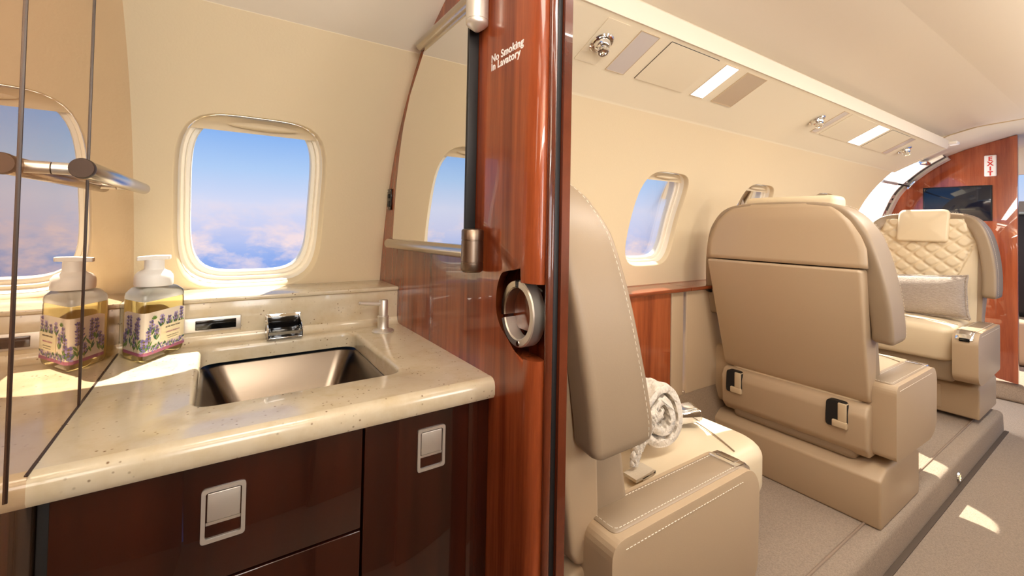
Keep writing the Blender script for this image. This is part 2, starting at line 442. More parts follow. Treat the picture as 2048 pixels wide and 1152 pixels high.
full = half+[(2*YC-y, z) for y, z in half[::-1]]
struct('ceiling', strip(.40, 3.36, full), CEIL)
lavh = arc([(.893, 1.446), (.77, 1.512), (.63, 1.575), (.5, 1.61), (.37, 1.62)])
struct('ceiling_lavatory', strip(-.16, .40, lavh+[(2*YC-y, z) for y, z in lavh[::-1]]), CEIL)
def psu(side):
    mm = (lambda y: y) if side > 0 else (lambda y: 2*YC-y)
    pts = [(.897, 1.441), (.895, 1.443), (.890, 1.4475), (.674, 1.554)]
    a = strip(.403, 3.31, [(mm(y), z) for y, z in pts])
    f = strip(.403, 3.34, [(mm(y), z) for y, z in [(.674, 1.5525), (.670, 1.5525), (.654, 1.590), (.656, 1.594), (.70, 1.604), (.745, 1.598)]])
    return a, f
a, f = psu(1); struct('trim_1', a, VINYL2, angle=25); struct('trim_2', f, CEIL, angle=25)
a, f = psu(-1); struct('trim_3', a, VINYL2, angle=25); struct('trim_4', f, CEIL, angle=25)
# end cap of the valance
bm = bmesh.new(); prism(bm, [(3.31, .897, 1.441), (3.31, .674, 1.5525), (3.31, .654, 1.594), (3.31, .745, 1.62), (3.31, .95, 1.50)], (.03, 0, 0)); struct('trim_5', bm, VINYL2)

# ------------------------------------------------------------------ floor
struct('floor', B(-.3, 5.4, -.45, 1.16, FLOOR-.04, FLOOR, r=0), CARPET)
bm = bmesh.new()
sec = fillet([(.468, FLOOR-.01), (.472, LEDGE), (1.02, LEDGE), (1.02, FLOOR-.01)], [0, .022, 0, 0], 8)
prism(bm, [(.41, y, z) for y, z in sec], (2.98, 0, 0)); struct('floor_ledge', bm, CARPET, angle=60)
bm = bmesh.new(); tube(bm, [(.45, .53, LEDGE+.001), (3.33, .53, LEDGE+.001)], .004, 8); struct('trim_6', bm, mat('carpet_seam', (150, 130, 112), .9))
bm = bmesh.new(); rbox(bm, .45, 3.40, .452, .4675, FLOOR, FLOOR+.004, r=.001); struct('trim_7', bm, mat('dark_seam', (92, 78, 66), .9))
struct('floor_step', B(4.02, 5.2, .1, 1.1, FLOOR, .185, r=.02), CARPET)
# carpeted dado under the side panels
bm = bmesh.new(); prism(bm, [(.41, 1.06, .44), (.41, .985, LEDGE), (.41, 1.12, LEDGE), (.41, 1.12, .44)], (2.9, 0, 0)); struct('baseboard_left', bm, CARPETD)
struct('baseboard_right', B(.41, 3.3, -.42, -.34, FLOOR, .85, r=.01), LEATHD)

# ------------------------------------------------------------------ lavatory walls
def gable(y_lo, z_lo, ztop=None, extra=.02):
    """outline (y,z) of a cross wall on the window side"""
    zs = [z_lo+(1.446-z_lo)*k/24 for k in range(25)]
    return [((PY(z) if z > .7 else PY(.7)-.25*(.7-z)**2)+extra, z) for z in zs]+[(y, z+.01) for y, z in lavh[2:]]
aft = gable(0, FLOOR)
poly = aft+[(2*YC-y, z) for y, z in aft[::-1]]
bm = bmesh.new(); prism(bm, [(-.135, y, z) for y, z in poly], (-.03, 0, 0)); struct('wall_back', bm, LACQ, angle=30)
# seams between the lacquered wall panels
for k, y in enumerate((.516, .739)):
    bm = B(-.1365, -.1335, y-.0009, y+.0009, .8505, 1.60, r=.0005); struct('trim_%d' % (8+k), bm, mat('seam_dark', (46, 28, 18), .4))
struct('trim_21', B(-.1352, -.1336, .562, .990, .8496, .8512, r=.0003), mat('seam_dark', (46, 28, 18), .4))
# partition panel with its rounded inboard edge and the recess for the pull ring
front = [(.490, FLOOR), (.490, .83), (.494, .868), (.505, .893), (.527, .914), (.550, .930), (.563, .952), (.563, .982), (.552, 1.007), (.535, 1.014), (.515, 1.018), (.503, 1.028), (.499, 1.05), (.498, 1.62)]
deep = [(.468, FLOOR), (.468, .83), (.468, .868), (.472, .885), (.51, .893), (.570, .897), (.600, .935), (.600, .985), (.575, 1.012), (.53, 1.020), (.49, 1.022), (.472, 1.028), (.468, 1.05), (.468, 1.62)]
front, deep = arc(front, 5), arc(deep, 5)
edge = front
outer = [(y, z) for y, z in gable(0, FLOOR) if z < 1.62]
bm = bmesh.new(); rings = []
for k in range(8):
    th_ = k/7*math.pi/2; x = XP+.016*(1-math.cos(th_))
    rings.append([Vector((x, p[0]+(q[0]-p[0])*math.sin(th_), p[1]+(q[1]-p[1])*math.sin(th_))) for p, q in zip(front, deep)])
rings.append([Vector((.3885, y, z)) for y, z in deep])
loft(bm, rings, False, False)
bm.verts.ensure_lookup_table()
first = list(bm.verts)[:len(edge)]
ov = [bm.verts.new((XP, y, z)) for y, z in outer]
bm.faces.new(first+ov[::-1])
struct('wall_partition', bm, WOOD, angle=28)
# core, seal and cabin side trim of the partition
outp = [(y, z) for y, z in outer]
bm = bmesh.new(); prism(bm, [(.3890, y, z) for y, z in [(.458, FLOOR)]+outp+[(.458, outp[-1][1])]], (.014, 0, 0), r=0); struct('trim_10', bm, WOODT)
struct('trim_11', B(.3800, .3885, .4625, .4675, FLOOR, 1.62, r=.001), BLACK)
struct('trim_12', B(.3680, .3795, .4600, .4675, FLOOR, 1.62, r=.003), WOODT)

# ------------------------------------------------------------------ countertop with sink cut-out
CT, CB = .850, .820
cx0, cx1, cy0, cy1 = -.1354, .3524, .562, 1.03
hole = fillet([(-.019, .664), (.243, .664), (.243, .962), (-.019, .962)], .028, 6)
bm = bmesh.new()
def ringpts(n=96):
    return [2*math.pi*k/n for k in range(n)]
hx, hy = .112, .813
def rect_hit(t, x0, x1, y0, y1):
    c, s_ = math.cos(t), math.sin(t)
    tx = ((x1-hx)/c if c > 1e-9 else (x0-hx)/c if c < -1e-9 else 1e9); ty = ((y1-hy)/s_ if s_ > 1e-9 else (y0-hy)/s_ if s_ < -1e-9 else 1e9)
    q = min(tx, ty); return hx+c*q, hy+s_*q
ts = set()
for x, y in hole: ts.add(math.atan2(y-hy, x-hx))
for x in (cx0, cx1):
    for y in (cy0+.012, cy1): ts.add(math.atan2(y-hy, x-hx))
for k in range(40): ts.add(-math.pi+2*math.pi*k/40)
ts = sorted(ts)
def hole_hit(t, grow=0):
    d = Vector((math.cos(t), math.sin(t))); best = None; o = Vector((hx, hy))
    for i in range(len(hole)):
        a_ = Vector(hole[i]); b_ = Vector(hole[(i+1) % len(hole)]); e_ = b_-a_
        den = d.x*e_.y-d.y*e_.x
        if abs(den) < 1e-12: continue
        ao = a_-o; q = (ao.x*e_.y-ao.y*e_.x)/den; s_ = (ao.x*d.y-ao.y*d.x)/den
        if q > 0 and -1e-6 <= s_ <= 1+1e-6 and (best is None or q > best): best = q
    p = o+d*(best+grow); return p.x, p.y
R_ = []
R_.append([Vector((*rect_hit(t, cx0, cx1, cy0+.012, cy1), CT)) for t in ts])
for g, z in ((.008, CT), (.004, CT-.0012), (.0012, CT-.0042), (0, CT-.009), (0, CB)):
    R_.append([Vector((*hole_hit(t, g), z)) for t in ts])
loft(bm, R_, True, False)
# rounded front edge
fr = [(cy0+.012, CT), (cy0+.006, CT-.0012), (cy0+.0015, CT-.0055), (cy0, CT-.012), (cy0, CB+.006), (cy0+.003, CB+.001), (cy0+.010, CB), (cy0+.05, CB)]
loft(bm, [[Vector((x, y, z)) for y, z in fr] for x in (cx0, cx1)], False, False)
# the underside and cove up to the splash
bm.faces.new([bm.verts.new(p) for p in ((cx0, cy0+.05, CB), (cx1, cy0+.05, CB), (cx1, .66, CB), (cx0, .66, CB))])
cv = [(.980, CT+.0003), (.990, CT+.0015), (.9955, CT+.006), (.998, CT+.014)]
loft(bm, [[Vector((x, y, z)) for y, z in cv] for x in (cx0, cx1)], False, False)
tag(obj('countertop', bm, STONE, angle=40), 'beige speckled stone countertop with the sink cut into it', 'countertop')
# splash with overhanging ledge
t = thing('backsplash', 'beige stone backsplash with a flat sill below the round-cornered lavatory window', 'backsplash', (.108, 1.0, CT))
bm = B(cx0, cx1, .998, 1.03, CT+.0005, .9255, r=.0015); obj('splash_panel', bm, STONE, t)
bm = B(cx0, cx1, .9925, 1.131, .9258, .9340, r=.002); obj('sill', bm, STONE, t)

# sink
t = thing('sink', 'rectangular brushed steel sink basin set under the stone countertop', 'sink', (.112, .813, .70))
bm = bmesh.new()
def rr_ring(x0, x1, y0, y1, r_, z): return [Vector((x, y, z)) for x, y in fillet([(x0, y0), (x1, y0), (x1, y1), (x0, y1)], r_, 6)]
lv = [(-.024, .25, .655, .975, .03, .8195), (-.018, .246, .662, .972, .03, .8185), (-.012, .240, .668, .966, .03, .812), (.022, .208, .70, .935, .03, .735), (.027, .203, .705, .93, .03, .727), (.037, .193, .715, .92, .028, .7215), (.09, .14, .79, .85, .02, .719)]
loft(bm, [rr_ring(*q) for q in lv], True, False)
bm.faces.new([v for v in list(bm.verts)[-len(rr_ring(*lv[0])):]])
obj('basin', bm, SINKM, t, angle=50)
bm = bmesh.new(); lathe(bm, [(.0, 0), (.019, 0), (.021, .002), (.018, .0035), (.006, .0015), (0, .0015)], (.115, .80, .7195)); obj('drain', bm, CHROME, t)

# waterfall spout
t = thing('faucet', 'square chrome waterfall spout sticking out of the stone backsplash', 'faucet', (.115, .985, .851))
bm = B(.083, .147, .9960, .9978, .853, .894, r=.0008); obj('back_plate', bm, CHROME, t)
bm = bmesh.new()
for x0 in (.084, .1438):
    prism(bm, [(x0, .9965, .892), (x0, .9965, .856), (x0, .955, .8535), (x0, .955, .873)], (.0022, 0, 0), r=.0005, seg=2)
rbox(bm, .084, .146, .955, .9965, .8525, .8550, r=.0006); obj('spout_tray', bm, CHROME, t)
bm = B(.087, .1430, .990, .9968, .858, .888, r=.001); obj('spout_mouth', bm, BLACKG, t)
# temperature display
t = thing('water_control_panel', 'long steel control plate with dark displays on the backsplash', 'control panel', (-.03, .996, .873))
bm = B(-.118, .042, .9945, .9980, .8715, .8985, r=.0016); obj('face_plate', bm, NICKEL, t)
for x0, x1 in ((-.112, -.048), (-.030, .034)):
    obj('display', B(x0, x1, .9938, .9960, .8755, .8930, r=.0025), BLACKG, t)
# built-in soap pump
t = thing('soap_dispenser', 'brushed nickel soap pump built into the countertop corner', 'soap dispenser', (.297, .928, CT))
bm = bmesh.new(); lathe(bm, [(0, 0), (.0225, 0), (.0228, .0018), (.0205, .0045), (.0120, .0075), (.0112, .010), (.0112, .030), (.0118, .031), (.0118, .033), (.0098, .034), (0, .034)], (.297, .928, CT)); obj('base', bm, NICKEL, t)
bm = bmesh.new(); lathe(bm, [(0, .034), (.0092, .034), (.0092, .0655), (.0085, .067), (0, .0675)], (.297, .928, CT)); obj('pump_head', bm, NICKEL, t)
bm = bmesh.new(); tube(bm, [(.297, .928, CT+.0585), (.272, .926, CT+.0610), (.246, .923, CT+.0645), (.2445, .9228, CT+.0645)], [.0046, .0042, .0036, .0012], 12); obj('nozzle', bm, NICKEL, t)

# ------------------------------------------------------------------ vanity cabinet
FY = .575
t = thing('vanity_cabinet', 'dark glossy mahogany vanity cabinet under the stone countertop', 'cabinet', (.108, .7, FLOOR))
bm = B(-.1335, .351, FY+.020, FY+.032, FLOOR+.001, .8195, r=.001); rbox(bm, -.133, .351, 1.00, 1.015, FLOOR+.001, .8195, r=.001); rbox(bm, -.133, -.125, FY+.03, 1.005, FLOOR+.001, .8195, r=.001); rbox(bm, .343, .351, FY+.03, 1.005, FLOOR+.001, .8195, r=.001); obj('carcass', bm, WOODX, t)
obj('stile', B(.316, .351, FY+.002, FY+.020, FLOOR+.001, .8185, r=.001), WOODX, t)
obj('stile', B(-.1335, -.1225, FY+.014, FY+.020, FLOOR+.001, .8185, r=.001), DARK, t)  # no real stile: dark strip that paints the shade of the gap
def latch(xc, zc, parent, w_=.0205, h_=.029):
    q = 'latch'
    bm = bmesh.new()
    o1 = fillet([(-w_, -h_), (w_, -h_), (w_, h_), (-w_, h_)], .004, 4); i1 = fillet([(-w_+.004, -h_+.004), (w_-.004, -h_+.004), (w_-.004, h_-.004), (-w_+.004, h_-.004)], .003, 4)
    y = FY
    rg = [[Vector((xc+a_, yy, zc+b_)) for a_, b_ in pp] for pp, yy in ((o1, y-.0002), (o1, y-.0022), (i1, y-.0022), (i1, y+.007))]
    loft(bm, rg, True, False)
    l = obj(q, bm, NICKEL, parent, angle=30)
    obj('recess', B(xc-w_+.0038, xc+w_-.0038, y+.0045, y+.0075, zc-h_+.0038, zc+h_-.0038, r=.0004), DARK, l)
    obj('paddle', B(xc-w_+.0055, xc+w_-.0050, y-.0012, y+.002, zc-h_+.022, zc+h_-.0055, r=.0008), NICKEL, l)
    bm = bmesh.new(); grid(bm, 2, 8, lambda u, v: Vector((xc-w_+.0045+(2*w_-.009)*u, y+.0045*math.cos(v*math.pi/2)-.001, zc-h_+.0045+.0175*(1-math.sin((1-v)*math.pi/2)))))
    obj('finger_scoop', bm, NICKEL, l)
    return l
d1 = obj('door', B(-.1225, .1615, FY, FY+.018, .690, .8175, r=.0012), WOODX, t); latch(.0135, .762, d1)
d3 = obj('drawer', B(-.1225, .1615, FY, FY+.018, FLOOR+.03, .687, r=.0012), WOODX, t)
d2 = obj('door', B(.1645, .3150, FY, FY+.018, FLOOR+.03, .8175, r=.0012), WOODX, t); latch(.2565, .767, d2)

# ------------------------------------------------------------------ mirror on the partition
XM = .334
t = thing('mirror', 'frameless mirror between two steel rails on the mahogany partition', 'mirror', (.343, .85, 1.03))
zs = [1.034+(1.436-1.034)*k/20 for k in range(21)]
yr = .638
left = [(float(np.interp(z, [1.034, 1.088, 1.162, 1.225, 1.288, 1.356, 1.414, 1.44], [.991, .986, .975, .960, .940, .900, .842, .815])), z) for z in zs]
# upper edge falls with the top rail
pol = [(yr, 1.034)]+[(y, z) for y, z in left]+[(yr, 1.436)]
bm = bmesh.new(); prism(bm, [(XM, y, z) for y, z in pol], (.0165, 0, 0), r=.0008, seg=1); obj('glass', bm, MIRROR, t, smooth=False)
obj('edge_strip', B(XM-.0008, XM+.0172, yr-.006, yr+.001, 1.05, 1.43, r=.0008), BLACK, t)
bm = bmesh.new(); tube(bm, [(XM, 1.016, 1.0335), (XM, 1.014, 1.0335), (XM, .64, 1.0365), (XM, .615, 1.0367)], [.004, .0112, .0112, .0112], 24); obj('lower_rail', bm, STEEL, t)
bm = bmesh.new(); tube(bm, [(XM, .843, 1.4430), (XM, .840, 1.4428), (XM, .63, 1.4465), (XM, .61, 1.4468)], [.004, .0122, .0122, .0122], 24); obj('upper_rail', bm, STEEL, t)
hb = [(.0, -.034), (.014, -.034), (.0165, -.032), (.0175, -.0305), (.0175, -.019), (.0168, -.0185), (.0168, -.0175), (.0175, -.017), (.0175, .0150), (.0168, .0155), (.0168, .0165), (.0175, .017), (.0175, .0310), (.016, .033), (.008, .0345), (0, .035)]
bm = bmesh.new(); lathe(bm, hb, (XM, .609, 1.040)); h1 = obj('lower_hub', bm, PEWTER, t)
bm = bmesh.new(); lathe(bm, [(0, -.037), (.004, -.0365), (.0155, -.028), (.0178, -.025), (.0180, -.021), (.0172, -.0205), (.0172, -.0195), (.0180, -.019), (.0180, .035), (0, .035)], (XM, .609, 1.4245)); obj('upper_hub', bm, NICKEL, t)

# switch plate on the mahogany edge by the window wall
t = thing('switch_plate', 'small black switch plate on the mahogany edge left of the mirror', 'switch', (.349, 1.06, 1.115))
bm = B(.3485, .3515, 1.053, 1.080, 1.113, 1.165, r=.001); obj('plate', bm, BLACKG, t)
bm = bmesh.new(); lathe(bm, [(0, 0), (.0055, 0), (.0055, .002), (0, .0022)], (.3484, 1.066, 1.147), (-1, 0, 0), 16); obj('button', bm, DARK, t)
bm = B(.3468, .3486, 1.0595, 1.0725, 1.121, 1.135, r=.0006); obj('rocker', bm, DARK, t)
for y, z in ((1.057, 1.160), (1.076, 1.160), (1.057, 1.118), (1.076, 1.118)):
    bm = bmesh.new(); lathe(bm, [(0, 0), (.0013, 0), (.0010, .0006), (0, .0007)], (.3484, y, z), (-1, 0, 0), 10); obj('screw', bm, NICKEL, t)

# towel bar on the lacquered wall
t = thing('towel_bar', 'short steel towel bar on the glossy bronze wall', 'towel bar', (-.11, .78, 1.127))
bm = bmesh.new(); tube(bm, [(-.109, .574, 1.1268), (-.109, .576, 1.1268), (-.109, .985, 1.1318), (-.109, .990, 1.132)], [.0078, .0092, .0092, .006], 24); obj('bar', bm, STEEL, t)
bm = bmesh.new(); lathe(bm, [(0, -.003), (.009, -.003), (.0098, 0), (.0098, .004), (0, .004)], (-.109, .574, 1.1268), (0, 1, 0)); obj('end_cap', bm, mat('dark_bronze', (62, 46, 36), .5, .6), t)
for y in (.60, .925):
    bm = bmesh.new(); tube(bm, [(-.1345, y, 1.127+(y-.576)*.012), (-.109, y, 1.127+(y-.576)*.012)], .006, 16); obj('post', bm, NICKEL, t)

# NO SMOKING lettering
bm = text_bm('No Smoking\nIn Lavatory', .0165, (XP-.0002, .592, 1.3365), (0, -1, 0), (0, 0, 1), spacing=1.07, bold=.00035)
tag(obj('no_smoking_sign', bm, WHITEP, smooth=False), 'white two-line lettering forbidding smoking on the mahogany partition', 'sign')

# pull ring of the sliding door
t = thing('door_pull', 'round satin nickel pull ring in the scooped recess of the partition', 'door handle', (.3745, .540, .904))
def ringseg(a0, a1, ro, ri, x0, x1, cy, cz, n):
    bm = bmesh.new(); rg = []
    for k in range(n+1):
        th_ = a0+(a1-a0)*k/n; c, s_ = math.cos(th_), math.sin(th_); b_ = .0018
        sec = [(x0+b_, ro), (x1, ro), (x1, ri), (x0+b_, ri), (x0, ri+b_), (x0, ro-b_)]
        rg.append([Vector((x, cy+c*r_*.86, cz+s_*r_)) for x, r_ in sec])
    return loft(bm, rg, True, True)
RC = (.5225, .9535)
obj('ring', ringseg(R(96.5), R(343), .0485, .0365, .3610, .3815, *RC, 40), NICKEL, t, angle=30)
obj('ring_latch', ringseg(R(-10), R(83.5), .0485, .0365, .3610, .3815, *RC, 20), STEEL, t, angle=30)
obj('bumper', ringseg(R(83.5), R(96.5), .0475, .0370, .3620, .3815, *RC, 4), BLACK, t, angle=30)
obj('mount', B(.3800, .3888, .495, .560, .925, .985, r=.003), WOOD, t)
bm = bmesh.new(); lathe(bm, [(0, 0), (.0042, 0), (.0036, .0010), (0, .0011)], (.3611, RC[0]+math.cos(R(262))*.0425*.86, RC[1]+math.sin(R(262))*.0425), (-1, 0, 0), 16); obj('screw', bm, STEEL, t)

# ------------------------------------------------------------------ soap bottle
bx, by = -.0885, .942
t = thing('soap_bottle', 'golden foaming hand soap bottle with a white pump and lavender label', 'soap bottle', (bx, by, CT))
cs = [(-.1270, .957), (-.0935, .8945), (-.0440, .975), (-.0760, .9905), (-.1080, .9905)]
def csr(scale, z, r_):
    c = Vector((bx, by)); p = [tuple(c+(Vector(q)-c)*scale) for q in cs]
    return [Vector((x, y, z)) for x, y in fillet(p, [.008*r_, .014*r_, .008*r_, .008*r_, .008*r_], 6)]
bm = bmesh.new(); loft(bm, [csr(.86, CT+.0008, 1), csr(.95, CT+.003, 1), csr(1, CT+.009, 1), csr(1, .943, 1), csr(.985, .947, 1)], True, True)
obj('body', bm, SOAP, t, angle=35)
bm = bmesh.new(); loft(bm, [csr(.99, .9475, 1), csr(1.0, .951, 1), csr(.97, .957, 1), csr(.80, .9655, 1.5), csr(.50, .970, 1.5)], True, True)
obj('shoulder', bm, FOAM, t, angle=35)
bm = bmesh.new(); lathe(bm, [(0, 0), (.0255, 0), (.0262, .003), (.0262, .012), (.0255, .017), (.0215, .0225), (.0145, .026), (.0135, .0275), (.0132, .043), (0, .043)], (bx+.002, by, .9695), seg=40); obj('pump', bm, PUMPW, t)
bm = bmesh.new()
hd = [(-.0225, -.006), (-.0215, -.0075), (.0, -.0105), (.019, -.011), (.0215, -.008), (.0215, .008), (.019, .011), (0, .0105), (-.0215, .0075), (-.0225, .006)]
prism(bm, [(bx+.002+a_, by+b_, 1.0125-max(0, -a_-.010)*.16) for a_, b_ in hd], (0, 0, .0065), r=.0016); obj('pump_head', bm, PUMPW, t)
# label wrapped round the two front faces
lp = fillet([cs[0], cs[1], cs[2]], [0, .014, 0], 10)
lp = [Vector(q) for q in lp]; L_ = [0]
for a_, b_ in zip(lp, lp[1:]): L_.append(L_[-1]+(b_-a_).length)
def lab(u, z, d=.0006):
    q = (.06+.925*u)*L_[-1]
    for i in range(len(lp)-1):
        if q <= L_[i+1] or i == len(lp)-2:
            f_ = (q-L_[i])/(L_[i+1]-L_[i]); p = lp[i].lerp(lp[i+1], f_); e_ = (lp[i+1]-lp[i]).normalized(); n = Vector((e_.y, -e_.x))
            p = p+n*d; return Vector((p.x, p.y, z))
LH = (.9295-.8625)
def lz(v): return .8625+v*LH
bm = bmesh.new(); grid(bm, 40, 10, lambda u, v: lab(u, lz(v*(1-.05*max(0, 1-u*14)-.05*max(0, u*14-13))))); lb = obj('label', bm, PAPER, t)
obj('label_band', grid(bmesh.new(), 40, 1, lambda u, v: lab(u, lz(-.01+.075*v), .0008)), PURPLE, lb)
def leafshape(bm, u, v, ang, ln, wd, d):
    n = 7; A = []
    lw = L_[-1]*.925
    pts = []
    for k in range(n+1): f_ = k/n; pts.append((ln*f_, wd*math.sin(f_*math.pi)))
    for k in range(n-1, 0, -1): f_ = k/n; pts.append((ln*f_, -wd*math.sin(f_*math.pi)))
    vs = []
    for a_, b_ in pts:
        x = a_*math.cos(ang)-b_*math.sin(ang); y = a_*math.sin(ang)+b_*math.cos(ang)
        vs.append(bm.verts.new(lab(min(1, max(0, u+x/lw)), min(lz(1.0), max(lz(.0), lz(v)+y)), d)))
    bm.faces.new(vs)
fl = {k: bmesh.new() for k in ('a', 'b', 'g', 's', 'y', 'o')}
def sprig(u, v0, v1, kind=0):
    lw = L_[-1]*.925
    for k in range(12):
        v = v0+(v1-v0)*.72*k/12; leafshape(fl['y'], u, v, R(90), (v1-v0)*LH*.1, .0007, .0009)
    nb = max(3, int((v1-v0)*9))
    for k in range(nb):
        v = v0+(v1-v0)*(.35+.6*k/nb)
        for s_ in (-1, -.35, .35, 1):
            leafshape(fl['a' if (k+int(s_*3)+kind) % 2 else 'b'], u+random.uniform(-.006, .006), v, R(90)-s_*R(62)+random.uniform(-.2, .2), random.uniform(.0045, .0065), .0016, .0011+.0001*(k % 3))
        leafshape(fl['o'], u, v-.02, R(90), .004, .0012, .0014)
    for s_ in (-1, 1, -.6, .7):
        leafshape(fl['g' if s_ > 0 else 's'], u, v0+(v1-v0)*random.uniform(.0, .25), R(90)-s_*R(38), random.uniform(.010, .016), .0016, .001)
for q in ((.06, .12, .62, 0), (.17, .15, .97, 1), (.33, .08, .96, 0), (.25, .06, .45, 1), (.48, .45, .85, 0), (.55, .3, .70, 1), (.40, .06, .4, 0), (.93, .5, 1.0, 1), (.74, .5, .86, 0), (.11, .4, .95, 1), (.44, .12, .62, 1), (.63, .55, .92, 1), (.84, .55, .9, 1), (.29, .35, .8, 1), (.02, .1, .5, 1)): sprig(*q)
for k in range(34):
    u = .38+.6*k/34; leafshape(fl['ab'[k % 2]], u, random.uniform(.07, .16), random.uniform(0, 6.28), .0050, .0016, .0012)
    leafshape(fl['gs'[k % 2]], u, random.uniform(.06, .18), random.uniform(0, 3.14), .006, .0013, .0011)
for k in range(5): leafshape(fl['g'], .515+.0*k, .82, R(30+30*k), .0065, .0015, .0012)
for nm, M_ in (('a', LAV), ('b', LAV2), ('g', GREEN), ('s', GREEN2), ('y', STEM), ('o', OLIVE)):
    obj('floral_print', fl[nm], M_, lb)['kind'] = 'stuff'
nb_ = obj('name_panel', grid(bmesh.new(), 12, 2, lambda u, v: lab(.61+.36*u, lz(.22+.40*v), .0018)), PAPER2, lb)
dirx = (Vector(cs[2])-Vector(cs[1])).normalized(); dX = Vector((dirx.x, dirx.y, 0)); 
def ltext(s_, size, u, v, M_, bold=0):
    o = lab(u, lz(v), .0022); return obj('lettering', text_bm(s_, size, o, dX, (0, 0, 1), depth=.0001, align='CENTER', bold=bold), M_, nb_, smooth=False)
ltext('MICHEL DESIGN WORKS', .0030, .79, .535, INK, .00006)
ltext('LAVENDER ROSEMARY', .0031, .79, .405, PURPLE)
ltext('Foaming Shea Butter Hand Soap', .0021, .79, .315, INK)
ltext('with the scents of lavender and rosemary', .0014, .79, .26, INK)

# ------------------------------------------------------------------ wood side ledge and side panels in the cabin
bm = bmesh.new()
for x0, x1 in ((.405, 1.545), (1.548, 2.4), (2.403, 3.29)): 
    prism(bm, [(x0, y, z) for y, z in fillet([(1.034, .836), (1.034, .8515), (1.135, .8535), (1.150, .8600), (1.150, .836)], [.006, .006, .004, 0, 0], 3)], (x1-x0, 0, 0))
struct('trim_13', bm, WOODL)
struct('trim_14', B(.405, 1.452, 1.058, 1.075, .43, .836, r=.002), WOODV)
struct('trim_15', B(1.455, 1.530, 1.056, 1.075, .43, .836, r=.004), LEATH)
struct('trim_16', B(1.548, 3.29, 1.056, 1.075, .43, .836, r=.004), LEATH)
bm = bmesh.new(); prism(bm, [(1.66, 1.040, .836), (1.72, 1.040, .836), (1.69, 1.040, .822)], (0, .012, 0)); tag(obj('table_latch', bm, BLACK), 'small dark latch under the mahogany side ledge', 'latch')

# ------------------------------------------------------------------ overhead panel fittings
PN_ = Vector((0, -(PSU1.z-PSU0.z), (PSU1.y-PSU0.y))).normalized()   # towards the cabin
if PN_.z > 0: PN_ = -PN_
def ov(x, v, d=0):
    p = PSU0.lerp(PSU1, v); return Vector((x, p.y, p.z))+PN_*d
def plate(x0, x1, v0, v1, d0, d1, r_=.004):
    bm = bmesh.new(); q = fillet([(x0, v0*.2415), (x1, v0*.2415), (x1, v1*.2415), (x0, v1*.2415)], r_, 4)
    loft(bm, [[ov(a_, b_/.2415, d) for a_, b_ in q] for d in (d0, d1)], True, True); return bm
def hollow(x0, x1, v0, v1, wd, d):
    bm = bmesh.new()
    def rg(i, dd): return [ov(a_, b_/.2415, dd) for a_, b_ in [(x0+i, v0*.2415+i), (x1-i, v0*.2415+i), (x1-i, v1*.2415-i), (x0+i, v1*.2415-i)]]
    loft(bm, [rg(0, .0002), rg(0, d), rg(wd, d), rg(wd, .0002)], True, False); return bm
def lens(x0, x1, mat_, label, v0=.41, v1=.94):
    t = thing('cabin_lamp', label, 'lamp', ov((x0+x1)/2, .675), 'overhead panel lamps')
    obj('bezel', hollow(x0-.0012, x1+.0012, v0-.005, v1+.005, .0016, .0018), PLAST, t)
    obj('lens', plate(x0, x1, v0, v1, .0003, .0012, .003), mat_, t)
def eyeball(x, v, label, framed=True):
    t = thing('air_vent', label, 'air vent', ov(x, v), 'overhead air vents')
    if framed: obj('cover_plate', plate(x-.036, x+.036, .42, .945, .0003, .0016, .003), VINYL2, t)
    o = ov(x, v, .001)
    bm = bmesh.new(); lathe(bm, [(.030, 0), (.030, .002), (.027, .0045), (.022, .0035), (.0215, .001)], o, PN_, 32); obj('socket', bm, CHROME, t)
    ax = (PN_+Vector((-.25, -.10, -.55))).normalized()
    bm = bmesh.new(); lathe(bm, [(.020, -.002), (.0212, .004), (.0205, .010), (.0165, .017), (.0125, .0195), (.0118, .021), (.0128, .0225), (.0135, .030), (.0118, .0315), (.008, .0315), (.0065, .028), (0, .027)], o, ax, 32); bl = obj('nozzle', bm, CHROME, t, angle=25)
    bm = bmesh.new(); u_, v_ = frame_axes(ax)
    for k in range(12):
        th_ = 2*math.pi*k/12; d = u_*math.cos(th_)+v_*math.sin(th_)
        tube(bm, [o+ax*.0225+d*.0128, o+ax*.0305+d*.0136], .0016, 6)
    obj('grip_ribs', bm, NICKEL, bl)
eyeball(.745, .68, 'chrome swivel air vent nearest the partition on the overhead panel')
lens(.820, .886, LAMPOFF, 'unlit grey lamp lens between the nearest air vent and the large hatch')
t = thing('oxygen_mask_hatch', 'large square cream hatch flush in the overhead panel', 'hatch', ov(1.035, .675))
obj('cover', plate(.932, 1.140, .405, .947, .0004, .0022, .003), VINYL2, t)
obj('shadow_gap', plate(.9305, 1.1415, .402, .953, .00005, .0009, .003), DARK, t)
lens(1.182, 1.246, LAMPON, 'bright lit lamp lens right of the large hatch')
lens(1.293, 1.404, LAMPTAN, 'wide tan lens right of the bright lamp next to the large hatch')
eyeball(1.925, .64, 'chrome swivel air vent halfway along the overhead panel', False)
lens(1.998, 2.043, LAMPOFF, 'narrow unlit lamp lens beside the middle air vent')
lens(2.362, 2.500, LAMPON, 'wide lit lamp lens farther forward on the overhead panel')
t = thing('oxygen_mask_hatch', 'smaller cream hatch beside the far lit lamp lens', 'hatch', ov(2.65, .675))
obj('cover', plate(2.53, 2.775, .405, .945, .0004, .0020, .003), VINYL2, t); obj('shadow_gap', plate(2.5285, 2.7765, .402, .950, .00005, .0008, .003), DARK, t)
t = thing('oxygen_mask_hatch', 'cream hatch between the middle air vent and the far lit lamp', 'hatch', ov(2.2, .675))
obj('cover', plate(2.075, 2.335, .405, .945, .0004, .0018, .003), VINYL2, t)
